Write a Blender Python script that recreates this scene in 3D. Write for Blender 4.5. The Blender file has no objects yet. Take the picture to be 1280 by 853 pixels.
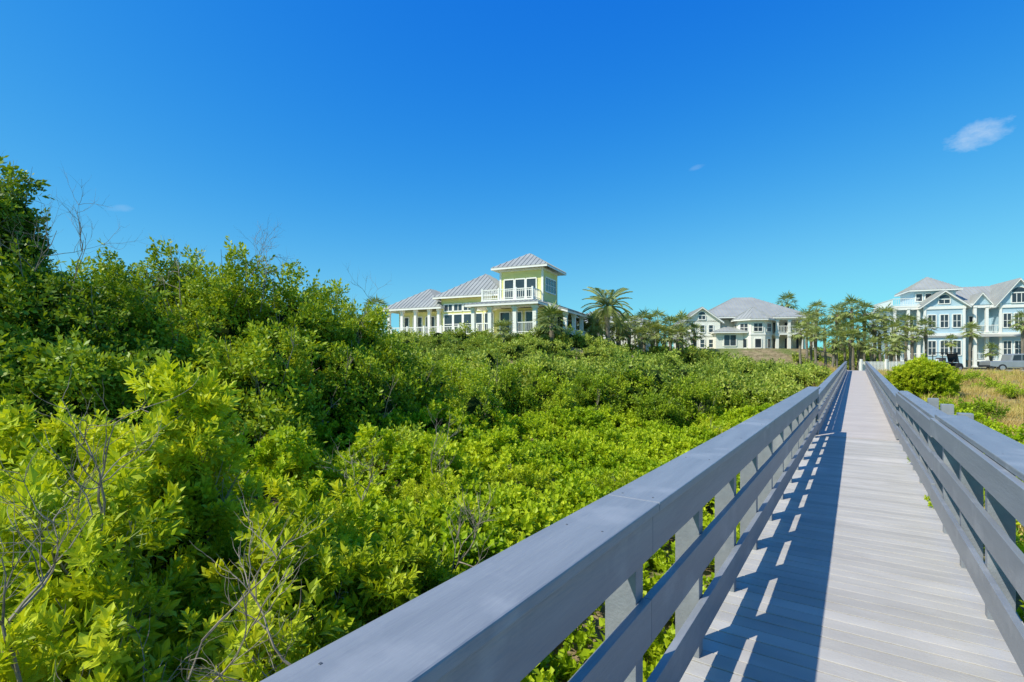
import bpy, math, random
import numpy as np
from mathutils import Vector, Matrix
random.seed(7); rng=np.random.default_rng(7)
S=bpy.context.scene
EYE=1.75
YAW=math.atan2(430,640); SN,CS=math.sin(YAW),math.cos(YAW)
# ---------------------------------------------------------------- materials
def newmat(name):
    m=bpy.data.materials.new(name); m.use_nodes=True
    nt=m.node_tree; nt.nodes.clear()
    return m,nt,nt.nodes,nt.links
def rgb(c): return (c[0],c[1],c[2],1)
def mixc(N,L,fac,a,b,blend='MIX'):
    n=N.new('ShaderNodeMix'); n.data_type='RGBA'; n.blend_type=blend
    for s,v in ((0,fac),(6,a),(7,b)):
        if hasattr(v,'is_linked') or hasattr(v,'links'): L.new(v,n.inputs[s])
        else: n.inputs[s].default_value=v if s==0 else rgb(v)
    return n.outputs[2]
def noise(N,L,scale,detail=4,vec=None,rough=.55):
    n=N.new('ShaderNodeTexNoise'); n.inputs['Scale'].default_value=scale
    n.inputs['Detail'].default_value=detail; n.inputs['Roughness'].default_value=rough
    if vec is not None: L.new(vec,n.inputs['Vector'])
    return n.outputs['Fac']
def ramp(N,L,src,lo,hi):
    n=N.new('ShaderNodeMapRange'); n.inputs['From Min'].default_value=lo; n.inputs['From Max'].default_value=hi
    n.clamp=True; L.new(src,n.inputs['Value']); return n.outputs['Result']
def surf(name,c,c2=None,rough=.6,scale=3,stretch=(1,1,1),bump=.0,bscale=None,metal=0,spec=.5,isl=0.0,wave=None,c3=None,s3=1.0,lo=.35,hi=.65):
    m,nt,N,L=newmat(name)
    out=N.new('ShaderNodeOutputMaterial'); p=N.new('ShaderNodeBsdfPrincipled'); L.new(p.outputs[0],out.inputs[0])
    tc=N.new('ShaderNodeTexCoord'); mp=N.new('ShaderNodeMapping'); mp.inputs['Scale'].default_value=stretch
    L.new(tc.outputs['Object'],mp.inputs[0]); v=mp.outputs[0]
    c2=c2 or tuple(x*.85 for x in c)
    f=ramp(N,L,noise(N,L,scale,6,v),lo,hi)
    col=mixc(N,L,f,c,c2)
    if c3:
        f3=ramp(N,L,noise(N,L,s3,5,tc.outputs['Object']),.56,.68); col=mixc(N,L,f3,col,c3)
    if isl:
        g=N.new('ShaderNodeNewGeometry'); mr=N.new('ShaderNodeMapRange'); L.new(g.outputs['Random Per Island'],mr.inputs[0])
        mr.inputs[3].default_value=1-isl; mr.inputs[4].default_value=1+isl*.5
        cc=N.new('ShaderNodeCombineColor')
        for i in range(3): L.new(mr.outputs[0],cc.inputs[i])
        col=mixc(N,L,1.0,col,cc.outputs[0],'MULTIPLY')
    L.new(col,p.inputs['Base Color'])
    p.inputs['Roughness'].default_value=rough; p.inputs['Metallic'].default_value=metal
    p.inputs['Specular IOR Level'].default_value=spec
    if bump:
        b=N.new('ShaderNodeBump'); b.inputs['Strength'].default_value=bump; b.inputs['Distance'].default_value=.01
        h=noise(N,L,bscale or scale*4,6,v)
        if wave:
            w=N.new('ShaderNodeTexWave'); w.wave_type='BANDS'; w.bands_direction=wave[0]; w.inputs['Scale'].default_value=wave[1]; w.wave_profile='SAW'
            L.new(tc.outputs['Object'],w.inputs[0]); h=w.outputs['Fac']; b.inputs['Distance'].default_value=.05
        L.new(h,b.inputs['Height']); L.new(b.outputs[0],p.inputs['Normal'])
    return m
def leafmat(name,dark,mid,bright,trans=.3,rough=.45,spec=.22,tone=True):
    """lr: per-leaf value, tone: patch value carried by the instance, in thickets also by depth and height"""
    m,nt,N,L=newmat(name)
    out=N.new('ShaderNodeOutputMaterial'); p=N.new('ShaderNodeBsdfPrincipled'); t=N.new('ShaderNodeBsdfTranslucent')
    mx=N.new('ShaderNodeMixShader'); mx.inputs[0].default_value=trans
    L.new(p.outputs[0],mx.inputs[1]); L.new(t.outputs[0],mx.inputs[2]); L.new(mx.outputs[0],out.inputs[0])
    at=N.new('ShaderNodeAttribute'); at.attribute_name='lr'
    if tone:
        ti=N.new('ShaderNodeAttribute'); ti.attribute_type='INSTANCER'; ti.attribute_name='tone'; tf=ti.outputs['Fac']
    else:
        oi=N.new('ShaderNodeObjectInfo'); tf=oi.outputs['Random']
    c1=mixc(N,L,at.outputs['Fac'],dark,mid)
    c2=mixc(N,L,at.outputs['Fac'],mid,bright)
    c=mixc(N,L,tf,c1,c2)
    L.new(c,p.inputs['Base Color']); p.inputs['Roughness'].default_value=rough; p.inputs['Specular IOR Level'].default_value=spec
    tb=mixc(N,L,1.0,c,(1.35,1.2,.4),'MULTIPLY'); L.new(tb,t.inputs[0])
    return m
M={}
M['leaf_a']=leafmat('leaf_bright',(.09,.18,.006),(.40,.53,.012),(.72,.74,.05),trans=.35)
M['leaf_v']=leafmat('leaf_vine',(.10,.22,.006),(.39,.55,.012),(.66,.72,.04),trans=.35)
M['leaf_b']=leafmat('leaf_mid',(.055,.13,.010),(.26,.39,.014),(.54,.61,.04),trans=.3)
M['leaf_c']=leafmat('leaf_dark',(.045,.11,.010),(.16,.28,.014),(.36,.46,.03),trans=.3)
M['leaf_far']=leafmat('leaf_far',(.07,.14,.02),(.28,.39,.035),(.58,.61,.11),trans=.28)
M['palm']=leafmat('palm_leaf',(.15,.20,.05),(.27,.33,.09),(.44,.47,.16),trans=.2,tone=False)
M['straw']=leafmat('dry_grass_blade',(.50,.35,.12),(.70,.50,.19),(.60,.54,.15),trans=.25,rough=.7,spec=.2)
M['core']=surf('painted_shade_core',(.014,.028,.005),(.03,.05,.008),1,6,bump=.5,spec=.05)  # near-black green: the shade inside the shrubs is put into this colour
M['twig']=surf('bark_twig',(.38,.32,.24),(.20,.165,.12),.9,12,spec=.1)
M['trunk']=surf('palm_bark',(.28,.24,.18),(.16,.14,.10),.9,8,bump=.4,spec=.1)
M['paint']=surf('grey_paint',(.265,.280,.290),(.225,.240,.252),.42,2.2,(5,.6,5),bump=.32,bscale=12,spec=.45,isl=.07,c3=(.32,.33,.335),s3=2.2)
M['deck']=surf('deck_boards',(.52,.49,.435),(.445,.42,.375),.75,1.6,(1,3,3),bump=.3,bscale=30,spec=.15,isl=.12,c3=(.56,.525,.475),s3=.7)
M['deck2']=surf('deck_boards_far',(.56,.505,.445),(.50,.45,.40),.75,2,(1,3,3),bump=.2,bscale=24,spec=.15,isl=.06)
M['screw']=surf('screw_head',(.16,.16,.16),None,.4,5,metal=.4)
M['pile']=surf('timber_pile',(.20,.17,.13),(.12,.10,.08),.9,5,spec=.1)
M['metal']=surf('metal_roof',(.42,.42,.375),(.35,.35,.315),.5,.6,metal=.1,spec=.35)
M['white']=surf('white_trim',(.88,.86,.76),(.83,.81,.72),.5,1,spec=.3)
M['yellow']=surf('yellow_siding',(.86,.79,.31),(.82,.75,.29),.7,.5,bump=.5,wave=('Z',1.6),spec=.3)
M['cream']=surf('cream_siding',(.90,.88,.76),(.87,.85,.73),.7,.5,bump=.4,wave=('Z',1.6),spec=.3)
M['blue']=surf('blue_siding',(.50,.67,.74),(.46,.63,.70),.7,.5,bump=.5,wave=('Z',1.6),spec=.3)
M['glass']=surf('window_glass',(.03,.04,.05),(.05,.065,.08),.06,.8,spec=.5)
M['dark']=surf('dark_seat_grey',(.10,.10,.10),(.06,.06,.07),.8,1)  # dark grey of the golf cart seats
M['asphalt']=surf('asphalt',(.34,.32,.28),(.27,.26,.23),.9,2,spec=.2)
M['kerb']=surf('concrete_kerb',(.55,.53,.46),None,.9,3,spec=.2)
M['silver']=surf('silver_paint',(.42,.43,.42),None,.3,1,metal=.4)
M['black']=surf('black_plastic',(.03,.03,.03),None,.6,3)
M['tyre']=surf('tyre_rubber',(.02,.02,.02),None,.8,3)
M['line']=surf('road_paint',(.75,.75,.70),None,.8,3)
def ground_mat():
    m,nt,N,L=newmat('ground_soil')
    out=N.new('ShaderNodeOutputMaterial'); p=N.new('ShaderNodeBsdfPrincipled'); L.new(p.outputs[0],out.inputs[0])
    tc=N.new('ShaderNodeTexCoord'); v=tc.outputs['Object']
    a=mixc(N,L,ramp(N,L,noise(N,L,1.7,8,v),.4,.6),(.18,.14,.07),(.34,.26,.14))
    b=mixc(N,L,ramp(N,L,noise(N,L,.22,6,v),.45,.58),a,(.13,.17,.035))
    c=mixc(N,L,ramp(N,L,noise(N,L,9,4,v),.5,.75),b,(.45,.36,.21))
    L.new(c,p.inputs['Base Color']); p.inputs['Roughness'].default_value=.95; p.inputs['Specular IOR Level'].default_value=.1
    bp=N.new('ShaderNodeBump'); bp.inputs['Distance'].default_value=.06; bp.inputs['Strength'].default_value=.8
    L.new(noise(N,L,5,8,v),bp.inputs['Height']); L.new(bp.outputs[0],p.inputs['Normal'])
    return m
M['ground']=ground_mat()
# ---------------------------------------------------------------- helpers
def link(o,parent=None):
    S.collection.objects.link(o)
    if parent: o.parent=parent
    return o
def empty(name,loc=(0,0,0),rz=0):
    e=bpy.data.objects.new(name,None); e.location=loc; e.rotation_euler=(0,0,rz); e.empty_display_size=.3
    return link(e)
def meshobj(name,vs,fs,mat,parent=None,smooth=False,dolink=True):
    me=bpy.data.meshes.new(name); me.from_pydata([tuple(v) for v in vs],[],fs); me.update()
    me.materials.append(mat)
    if smooth: me.polygons.foreach_set('use_smooth',[True]*len(me.polygons))
    o=bpy.data.objects.new(name,me)
    if dolink: link(o,parent)
    return o
class B:
    def __init__(s): s.d={}
    def get(s,part,mat): return s.d.setdefault((part,mat),([],[]))
    def poly(s,part,mat,vs):
        V,F=s.get(part,mat); n=len(V); V+=list(vs); F.append(tuple(range(n,n+len(vs))))
    def hexa(s,part,mat,v8):
        V,F=s.get(part,mat); n=len(V); V+=list(v8)
        for f in ((0,3,2,1),(4,5,6,7),(0,1,5,4),(1,2,6,5),(2,3,7,6),(3,0,4,7)): F.append(tuple(n+i for i in f))
    def box(s,part,mat,x0,x1,y0,y1,z0,z1):
        s.hexa(part,mat,[(x0,y0,z0),(x1,y0,z0),(x1,y1,z0),(x0,y1,z0),(x0,y0,z1),(x1,y0,z1),(x1,y1,z1),(x0,y1,z1)])
    def obox(s,part,mat,c,ux,uy,uz,hx,hy,hz):
        c,ux,uy,uz=map(Vector,(c,ux,uy,uz)); vs=[]
        for sz in (-1,1):
            for sx,sy in ((-1,-1),(1,-1),(1,1),(-1,1)): vs.append(tuple(c+ux*hx*sx+uy*hy*sy+uz*hz*sz))
        s.hexa(part,mat,vs)
    def prism(s,part,mat,vs,d):
        V,F=s.get(part,mat); n=len(V); k=len(vs); V+=[tuple(v) for v in vs]+[tuple(Vector(v)+Vector(d)) for v in vs]
        F.append(tuple(range(n+k-1,n-1,-1))); F.append(tuple(range(n+k,n+2*k)))
        for i in range(k): j=(i+1)%k; F.append((n+i,n+j,n+k+j,n+k+i))
    def done(s,parent,bevel=None):
        for (part,mat),(V,F) in s.d.items():
            o=meshobj(part,V,F,M[mat],parent)
            if bevel and part in bevel:
                b=o.modifiers.new('bevel','BEVEL'); b.width=bevel[part]; b.segments=2; b.limit_method='ANGLE'
def tube(V,F,pts,rad,sides=5):
    n0=len(V); pts=[Vector(p) for p in pts]
    for i,p in enumerate(pts):
        t=(pts[min(i+1,len(pts)-1)]-pts[max(i-1,0)]).normalized()
        a=t.cross(Vector((.3,.9,.2))); a.normalize(); b=t.cross(a)
        for k in range(sides):
            q=2*math.pi*k/sides; V.append(tuple(p+(a*math.cos(q)+b*math.sin(q))*rad[i]))
    for i in range(len(pts)-1):
        for k in range(sides):
            k2=(k+1)%sides; F.append((n0+i*sides+k,n0+i*sides+k2,n0+(i+1)*sides+k2,n0+(i+1)*sides+k))
def sst(a,b,x):
    t=np.clip((x-a)/(b-a),0,1); return t*t*(3-2*t)
def ground(x,y):
    x=np.asarray(x,float); y=np.asarray(y,float)
    g=-1.25+1.85*sst(15,48,y)
    g=g+2.7*(1-sst(13,24,np.hypot(x+4,y-58)))
    g=g+2.9*(1-sst(13,22,np.hypot(x-34,y-84)))
    g=g+.12*np.sin(x*.7+1)*np.cos(y*.6)*(1-sst(40,50,y))+.8*(1-sst(9,17,np.hypot(x+13,y-13)))
    return g
def sn(p,k,seed):
    r=np.random.default_rng(seed); o=np.zeros(len(p))
    for i in range(5):
        d=r.normal(size=3); d/=np.linalg.norm(d); o+=np.sin(p@d*k*(1+.35*i)+r.uniform(0,6.28))
    return o/3.0
def to_uv(x,y): return x*CS-y*SN, x*SN+y*CS
# ---------------------------------------------------------------- camera, light, world
cam=bpy.data.cameras.new('camera'); co=bpy.data.objects.new('camera',cam); link(co)
co.location=(0,0,EYE); co.rotation_euler=(math.radians(90),0,0)
cam.lens=18; cam.sensor_width=36; cam.shift_y=25/1280; cam.clip_start=.05; cam.clip_end=6000
S.camera=co
ts=Vector((-.85,-.47,1.0)).normalized()
sl=bpy.data.lights.new('sun','SUN'); sl.energy=5.0; sl.angle=math.radians(.5); sl.color=(1,.955,.86)
so=bpy.data.objects.new('sun',sl); so.rotation_euler=ts.to_track_quat('Z','Y').to_euler(); so.location=(-20,-10,30); link(so)
W=bpy.data.worlds.new('World'); S.world=W; W.use_nodes=True
nt=W.node_tree; N=nt.nodes; L=nt.links; N.clear()
wo=N.new('ShaderNodeOutputWorld'); bg=N.new('ShaderNodeBackground'); L.new(bg.outputs[0],wo.inputs[0])
sky=N.new('ShaderNodeTexSky'); sky.sky_type='NISHITA'; sky.sun_disc=False
sky.sun_elevation=math.asin(ts.z); sky.sun_rotation=math.atan2(ts.x,ts.y); sky.ozone_density=3.0; sky.dust_density=.3; sky.air_density=1.0
tc=N.new('ShaderNodeTexCoord')
def mth(op,a,b=None):
    n=N.new('ShaderNodeMath'); n.operation=op
    for i,v in enumerate((a,b)):
        if v is None: continue
        if isinstance(v,(int,float)): n.inputs[i].default_value=v
        else: L.new(v,n.inputs[i])
    return n.outputs[0]
sp=N.new('ShaderNodeSeparateColor'); cb=N.new('ShaderNodeCombineColor'); L.new(sky.outputs[0],sp.inputs[0])
for i,(g_,k_,m_) in enumerate(((3.0,16.0,.26),(1.35,2.75,1.5),(.24,1.00,1e6))):
    x_=mth('MULTIPLY',mth('POWER',mth('MULTIPLY',sp.outputs[i],.1),g_),k_)
    y_=mth('DIVIDE',x_,mth('ADD',1.0,mth('DIVIDE',x_,float(m_))))
    L.new(mth('MULTIPLY',y_,10.0),cb.inputs[i])
skc=cb.outputs[0]
def vdot(v):
    n=N.new('ShaderNodeVectorMath'); n.operation='DOT_PRODUCT'; L.new(tc.outputs['Generated'],n.inputs[0]); n.inputs[1].default_value=v; return n.outputs['Value']
cn=None
def cloud(col,d,wa,wb,amp):
    global cn
    if cn is None:
        m=N.new('ShaderNodeMapping'); m.inputs['Scale'].default_value=(1,1,1.8); L.new(tc.outputs['Generated'],m.inputs[0]); cn=noise(N,L,34,6,m.outputs[0],.65)
    d=Vector(d).normalized(); r=d.cross(Vector((0,0,1))).normalized(); u=r.cross(d)
    r2=(r+u*.18).normalized(); u2=(u-r*.18).normalized()
    a=mth('DIVIDE',vdot(r2),wa); b=mth('DIVIDE',vdot(u2),wb)
    q=mth('ADD',mth('MULTIPLY',a,a),mth('MULTIPLY',b,b))
    e=mth('ADD',mth('SUBTRACT',1.0,q),mth('MULTIPLY',mth('SUBTRACT',cn,.5),4.2))
    f=mth('MULTIPLY',ramp(N,L,e,-.3,2.6),amp)
    return mixc(N,L,f,col,(6.2,7.6,9.2))
skc=cloud(skc,(.914,1,.442),.034,.017,.85)
skc=cloud(skc,(.36,1,.378),.012,.004,.22)
skc=cloud(skc,(-.766,1,.298),.016,.005,.25)
L.new(skc,bg.inputs['Color']); bg.inputs['Strength'].default_value=.10
S.view_settings.view_transform='Standard'; S.view_settings.look='None'; S.view_settings.exposure=0
# ---------------------------------------------------------------- terrain
def warp(n,near,far):
    t=np.linspace(-1,1,n); return near*t*60+np.sign(t)*(np.abs(t)**6)*far
xs=warp(221,2.0,3500); ys=warp(221,2.0,3500)+40
XX,YY=np.meshgrid(xs,ys); ZZ=ground(XX,YY)
V=np.stack([XX.ravel(),YY.ravel(),ZZ.ravel()],1); n=221
F=[(j*n+i,j*n+i+1,(j+1)*n+i+1,(j+1)*n+i) for j in range(n-1) for i in range(n-1)]
meshobj('ground',V.tolist(),F,M['ground'],smooth=True)
b=B()
def sheet(part,mat,x0,x1,y0,y1,off,nx=20,ny=6):
    for i in range(nx):
        for j in range(ny):
            xa,xb=x0+(x1-x0)*i/nx,x0+(x1-x0)*(i+1)/nx; ya,yb=y0+(y1-y0)*j/ny,y0+(y1-y0)*(j+1)/ny
            b.poly(part,mat,[(x,y,float(ground(x,y))+off) for x,y in ((xa,ya),(xb,ya),(xb,yb),(xa,yb))])
e=empty('road'); sheet('asphalt_surface','asphalt',43,140,49,65,.04,60,12)
for x in range(46,76,3): sheet('parking_line','line',x,x+.12,58.5,64.5,.046,1,3)
sheet('kerb','kerb',43,140,65,65.25,.16); sheet('kerb','kerb',43,140,48.75,49,.16)
b.done(e)
# ---------------------------------------------------------------- boardwalk
bw=empty('boardwalk',(0,0,0),-YAW)
b=B(); KV=14.0; SL=.0165
def zz(v): return max(0,v-KV)*SL
def beam(part,mat,u0,u1,v0,v1,z0,z1):
    a,c=zz(v0),zz(v1)
    b.hexa(part,mat,[(u0,v0,z0+a),(u1,v0,z0+a),(u1,v1,z0+c),(u0,v1,z0+c),(u0,v0,z1+a),(u1,v0,z1+a),(u1,v1,z1+c),(u0,v1,z1+c)])
v=-4.0
while v<KV-.14:
    j=random.uniform(-.0015,.0015); b.box('deck_planks','deck',-.93+random.uniform(-.01,.01),.93,v,v+.1350,-.035+j,j); v+=.1445
v=KV
while v<62:
    beam('deck_planks_far','deck2',-.93,.93,v,v+.138,-.035,random.uniform(-.001,.001)); v+=.1445
for u in (-.8,0,.8):
    beam('joist','pile',u-.03,u+.03,-4,KV,-.29,-.04); beam('joist','pile',u-.03,u+.03,KV,62,-.29,-.04)
v=-3.3
while v<62:
    for u in (-.86,.86):
        x=u*CS+v*SN; y=-u*SN+v*CS; g=float(ground(x,y))
        b.box('pile','pile',u-.08,u+.08,v-.08,v+.08,min(g-.4,-1),-.3+zz(v))
    v+=2.6
def rail(side,fi,ci,co_,v0,v1,H,joints,psp,pstart,postw=.085):
    s=side
    def B2(part,mat,ua,ub,va,vb,z0,z1):
        lo,hi=sorted((s*ua,s*ub)); beam(part,mat,lo,hi,va,vb,z0,z1)
    cuts=[v0]+[j for j in joints if v0<j<v1]+[v1]
    for a,c in zip(cuts[:-1],cuts[1:]):
        dz=random.uniform(-.0015,.0015)
        B2('handrail_cap','paint',ci,co_,a+.0022,c-.0022,H-.04,H+dz)
        for k in range(int((c-a)/1.04)+1):
            for uu in (ci+.05,co_-.05):
                vv=a+.06+k*1.04
                if vv<14 and vv<c:
                    b.box('screws','screw',s*uu-.003,s*uu+.003,vv-.003,vv+.003,H+zz(vv)-.002,H+zz(vv)+.0022)
        B2('rail_board','paint',fi-.005,fi+.038,a+.001,c-.001,H-.23,H-.042)
        B2('rail_board','paint',fi,fi+.038,a+.001,c-.001,H-.61,H-.42)
        B2('rail_board','paint',fi,fi+.038,a+.001,c-.001,H-.99 if H>1.1 else H-.95,H-.80 if H>1.1 else H-.76)
    v=pstart
    while v<v1-.05:
        if v>v0: B2('post','paint',fi+.04,fi+.18,v,v+postw,-.5,H-.043)
        v+=psp
rail(-1,.725,.69,.93,-3.0,KV-.1,1.15,[-1.51,2.15,5.81,9.47],1.04,-2.09)
rail(1,.70,.735,1.0,-3.0,7.45,1.15,[-.2,3.4],1.04,-2.6)
rail(1,.72,.75,.93,7.6,KV-.1,1.10,[10.5],1.04,8.3)
rail(-1,.735,.72,.90,KV+.1,60,.97,[KV+.1+3.66*i for i in range(1,13)],1.22,KV+.3)
rail(1,.735,.72,.90,KV+.1,60,.97,[KV+.1+3.66*i for i in range(1,13)],1.22,KV+.3)
for u,v,h in ((-.97,KV-.1,1.13),(.80,KV-.1,1.10),(.94,7.46,1.17),(.95,8.9,1.17),(.95,10.4,1.16)):
    b.box('newel_post','paint',u,u+.13,v,v+.13,-.9,h)
b.done(bw,{'handrail_cap':.006,'rail_board':.003,'post':.003,'deck_planks':.003,'newel_post':.004})
# ---------------------------------------------------------------- leaf clump prototypes
def addleaf(V,F,A,p,d,up,Ln,Wd,fold,r):
    d=d.normalized(); s=d.cross(up)
    if s.length<1e-3: s=d.cross(Vector((1,0,0)))
    s.normalize(); nrm=s.cross(d); n=len(V)
    if fold:
        V+=[p,p+d*Ln*.55+s*Wd*.5+nrm*Wd*.12,p+d*Ln-nrm*Ln*.08,p+d*Ln*.55-nrm*Wd*.08,p+d*Ln*.55-s*Wd*.5+nrm*Wd*.12]
        F+=[(n,n+1,n+2,n+3),(n,n+3,n+2,n+4)]; A+=[r]*5
    else:
        V+=[p,p+d*Ln*.55+s*Wd*.5,p+d*Ln,p+d*Ln*.55-s*Wd*.5]; F.append((n,n+1,n+2,n+3)); A+=[r]*4
def rv():
    v=Vector((random.gauss(0,1),random.gauss(0,1),random.gauss(0,1))); return v.normalized()
def proto_sprig(name,stems,per,R,Ln,mat,fold=True,wr=.45):
    V,F,A=[],[],[]
    for s in range(stems):
        sd=(Vector((0,0,1))+rv()*.75).normalized(); base=rv()*R*.3; base.z=abs(base.z)*.2; Ls=R*random.uniform(.7,1.25); ph=random.random()*6
        tone=random.random()*.45
        a=sd.cross(Vector((.2,.9,.1))).normalized(); bb=sd.cross(a)
        for k in range(per):
            t=(k+.5)/per; q=ph+k*2.4; rad=(a*math.cos(q)+bb*math.sin(q))
            d=rad*(1.15-t*.75)+sd*(.25+t*.75)+rv()*.22
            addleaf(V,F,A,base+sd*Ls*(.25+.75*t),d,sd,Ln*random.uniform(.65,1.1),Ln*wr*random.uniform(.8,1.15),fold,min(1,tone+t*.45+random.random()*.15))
        n=len(V)
        for w in (a*.0025,-a*.0025): 
            V+=[base+w-sd*R*.3,base+sd*Ls+w*.5]; A+=[0,0]
        F.append((n,n+1,n+3,n+2))
    o=meshobj(name,V,F,mat,dolink=False); at=o.data.attributes.new('lr','FLOAT','POINT'); at.data.foreach_set('value',A); return o
def proto_cloud(name,nl,R,Ln,mat,wr=.5):
    V,F,A=[],[],[]
    subs=[rv()*R*.6*random.random()**.4 for _ in range(6)]
    for i in range(nl):
        c=random.choice(subs); p=c+rv()*R*.42*random.random()**.5
        d=(rv()+Vector((0,0,.5))+p.normalized()*.5)
        addleaf(V,F,A,p,d,rv()+Vector((0,0,.9)),Ln*random.uniform(.6,1.2),Ln*wr,False,random.random())
    o=meshobj(name,V,F,mat,dolink=False); at=o.data.attributes.new('lr','FLOAT','POINT'); at.data.foreach_set('value',A); return o
def coll(name,objs):
    c=bpy.data.collections.new(name)
    for o in objs: c.objects.link(o)
    return c
C={}
C['near']=coll('leaf_sprigs_near',[proto_sprig('leaf_sprig',5,13,.17,.08,M['leaf_a'],True,.42) for _ in range(5)])
C['vine']=coll('vine_leaves',[proto_sprig('vine_leaf_sprig',5,8,.15,.075,M['leaf_v'],True,.75) for _ in range(5)])
C['mid']=coll('leaf_clumps_mid',[proto_cloud('leaf_clump',80,.26,.08,M['leaf_b']) for _ in range(3)]+[proto_sprig('leaf_clump_sprig',7,9,.28,.09,M['leaf_b'],False) for _ in range(3)])
C['dark']=coll('leaf_clumps_dark',[proto_cloud('leaf_clump_dark',80,.26,.08,M['leaf_c']) for _ in range(3)]+[proto_sprig('leaf_clump_dark_sprig',7,9,.28,.09,M['leaf_c'],False) for _ in range(2)])
C['far']=coll('leaf_clumps_far',[proto_cloud('leaf_clump_far',65,.42,.14,M['leaf_far']) for _ in range(4)])
def proto_tuft(name,n,h,mat,spread=.16):
    V,F,A=[],[],[]
    for i in range(n):
        p=Vector((random.gauss(0,spread*.5),random.gauss(0,spread*.5),0)); d=Vector((p.x*3+random.gauss(0,.25),p.y*3+random.gauss(0,.25),1)).normalized()
        s=Vector((-d.y,d.x,0)) if random.random()<.5 else Vector((1,random.random(),0)); s.normalize(); hh=h*random.uniform(.5,1.15); m=len(V); w=.007
        q=p+d*hh*.6; t=q+(d+Vector((d.x,d.y,-.25))).normalized()*hh*.45
        V+=[p-s*w,p+s*w,q+s*w*.8,q-s*w*.8,t]; F+=[(m,m+1,m+2,m+3),(m+3,m+2,m+4)]; A+=[random.random()]*5
    o=meshobj(name,V,F,mat,dolink=False); at=o.data.attributes.new('lr','FLOAT','POINT'); at.data.foreach_set('value',A); return o
C['straw']=coll('grass_tufts',[proto_tuft('grass_tuft',45,.42,M['straw']) for _ in range(4)])
C['green_tuft']=coll('green_tufts',[proto_tuft('green_tuft',40,.45,M['leaf_v']) for _ in range(3)])
def scatter(name,P,scl,cname,tilt=.5,parent=None,tone=None):
    P=np.asarray(P,float); n=len(P)
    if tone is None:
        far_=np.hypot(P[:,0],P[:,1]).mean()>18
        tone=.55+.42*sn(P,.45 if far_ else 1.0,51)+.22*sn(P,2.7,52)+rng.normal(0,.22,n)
    me=bpy.data.meshes.new(name); me.vertices.add(n); me.vertices.foreach_set('co',P.ravel())
    R=np.stack([rng.normal(0,tilt,n),rng.normal(0,tilt,n),rng.uniform(0,6.283,n)],1)
    a=me.attributes.new('rot','FLOAT_VECTOR','POINT'); a.data.foreach_set('vector',R.ravel())
    a=me.attributes.new('scl','FLOAT','POINT'); a.data.foreach_set('value',np.asarray(scl,float))
    a=me.attributes.new('tone','FLOAT','POINT'); a.data.foreach_set('value',np.clip(tone,0,1))
    a=me.attributes.new('vid','INT','POINT'); a.data.foreach_set('value',rng.integers(0,100,n).astype(np.int32))
    me.update(); o=bpy.data.objects.new(name,me); link(o,parent)
    ng=bpy.data.node_groups.new(name+'_scatter','GeometryNodeTree')
    ng.interface.new_socket('Geometry',in_out='INPUT',socket_type='NodeSocketGeometry')
    ng.interface.new_socket('Geometry',in_out='OUTPUT',socket_type='NodeSocketGeometry')
    N=ng.nodes; L=ng.links
    gi=N.new('NodeGroupInput'); go=N.new('NodeGroupOutput'); ip=N.new('GeometryNodeInstanceOnPoints'); ci=N.new('GeometryNodeCollectionInfo')
    ci.inputs['Collection'].default_value=C[cname]; ci.inputs['Separate Children'].default_value=True; ci.inputs['Reset Children'].default_value=True
    L.new(gi.outputs[0],ip.inputs['Points']); L.new(ci.outputs[0],ip.inputs['Instance']); ip.inputs['Pick Instance'].default_value=True
    def na(nm,t):
        k=N.new('GeometryNodeInputNamedAttribute'); k.data_type=t; k.inputs['Name'].default_value=nm
        return [s for s in k.outputs if s.enabled and s.name=='Attribute'][0]
    er=N.new('FunctionNodeEulerToRotation'); L.new(na('rot','FLOAT_VECTOR'),er.inputs[0])
    L.new(er.outputs[0],ip.inputs['Rotation']); L.new(na('scl','FLOAT'),ip.inputs['Scale']); L.new(na('vid','INT'),ip.inputs['Instance Index'])
    L.new(ip.outputs[0],go.inputs[0])
    md=o.modifiers.new('scatter','NODES'); md.node_group=ng
    return o
ICO=None
def ico():
    global ICO
    if ICO is None:
        import bmesh
        bm=bmesh.new(); bmesh.ops.create_icosphere(bm,subdivisions=3,radius=1); bm.verts.ensure_lookup_table()
        ICO=(np.array([v.co[:] for v in bm.verts]),[tuple(v.index for v in f.verts) for f in bm.faces]); bm.free()
    return ICO
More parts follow.
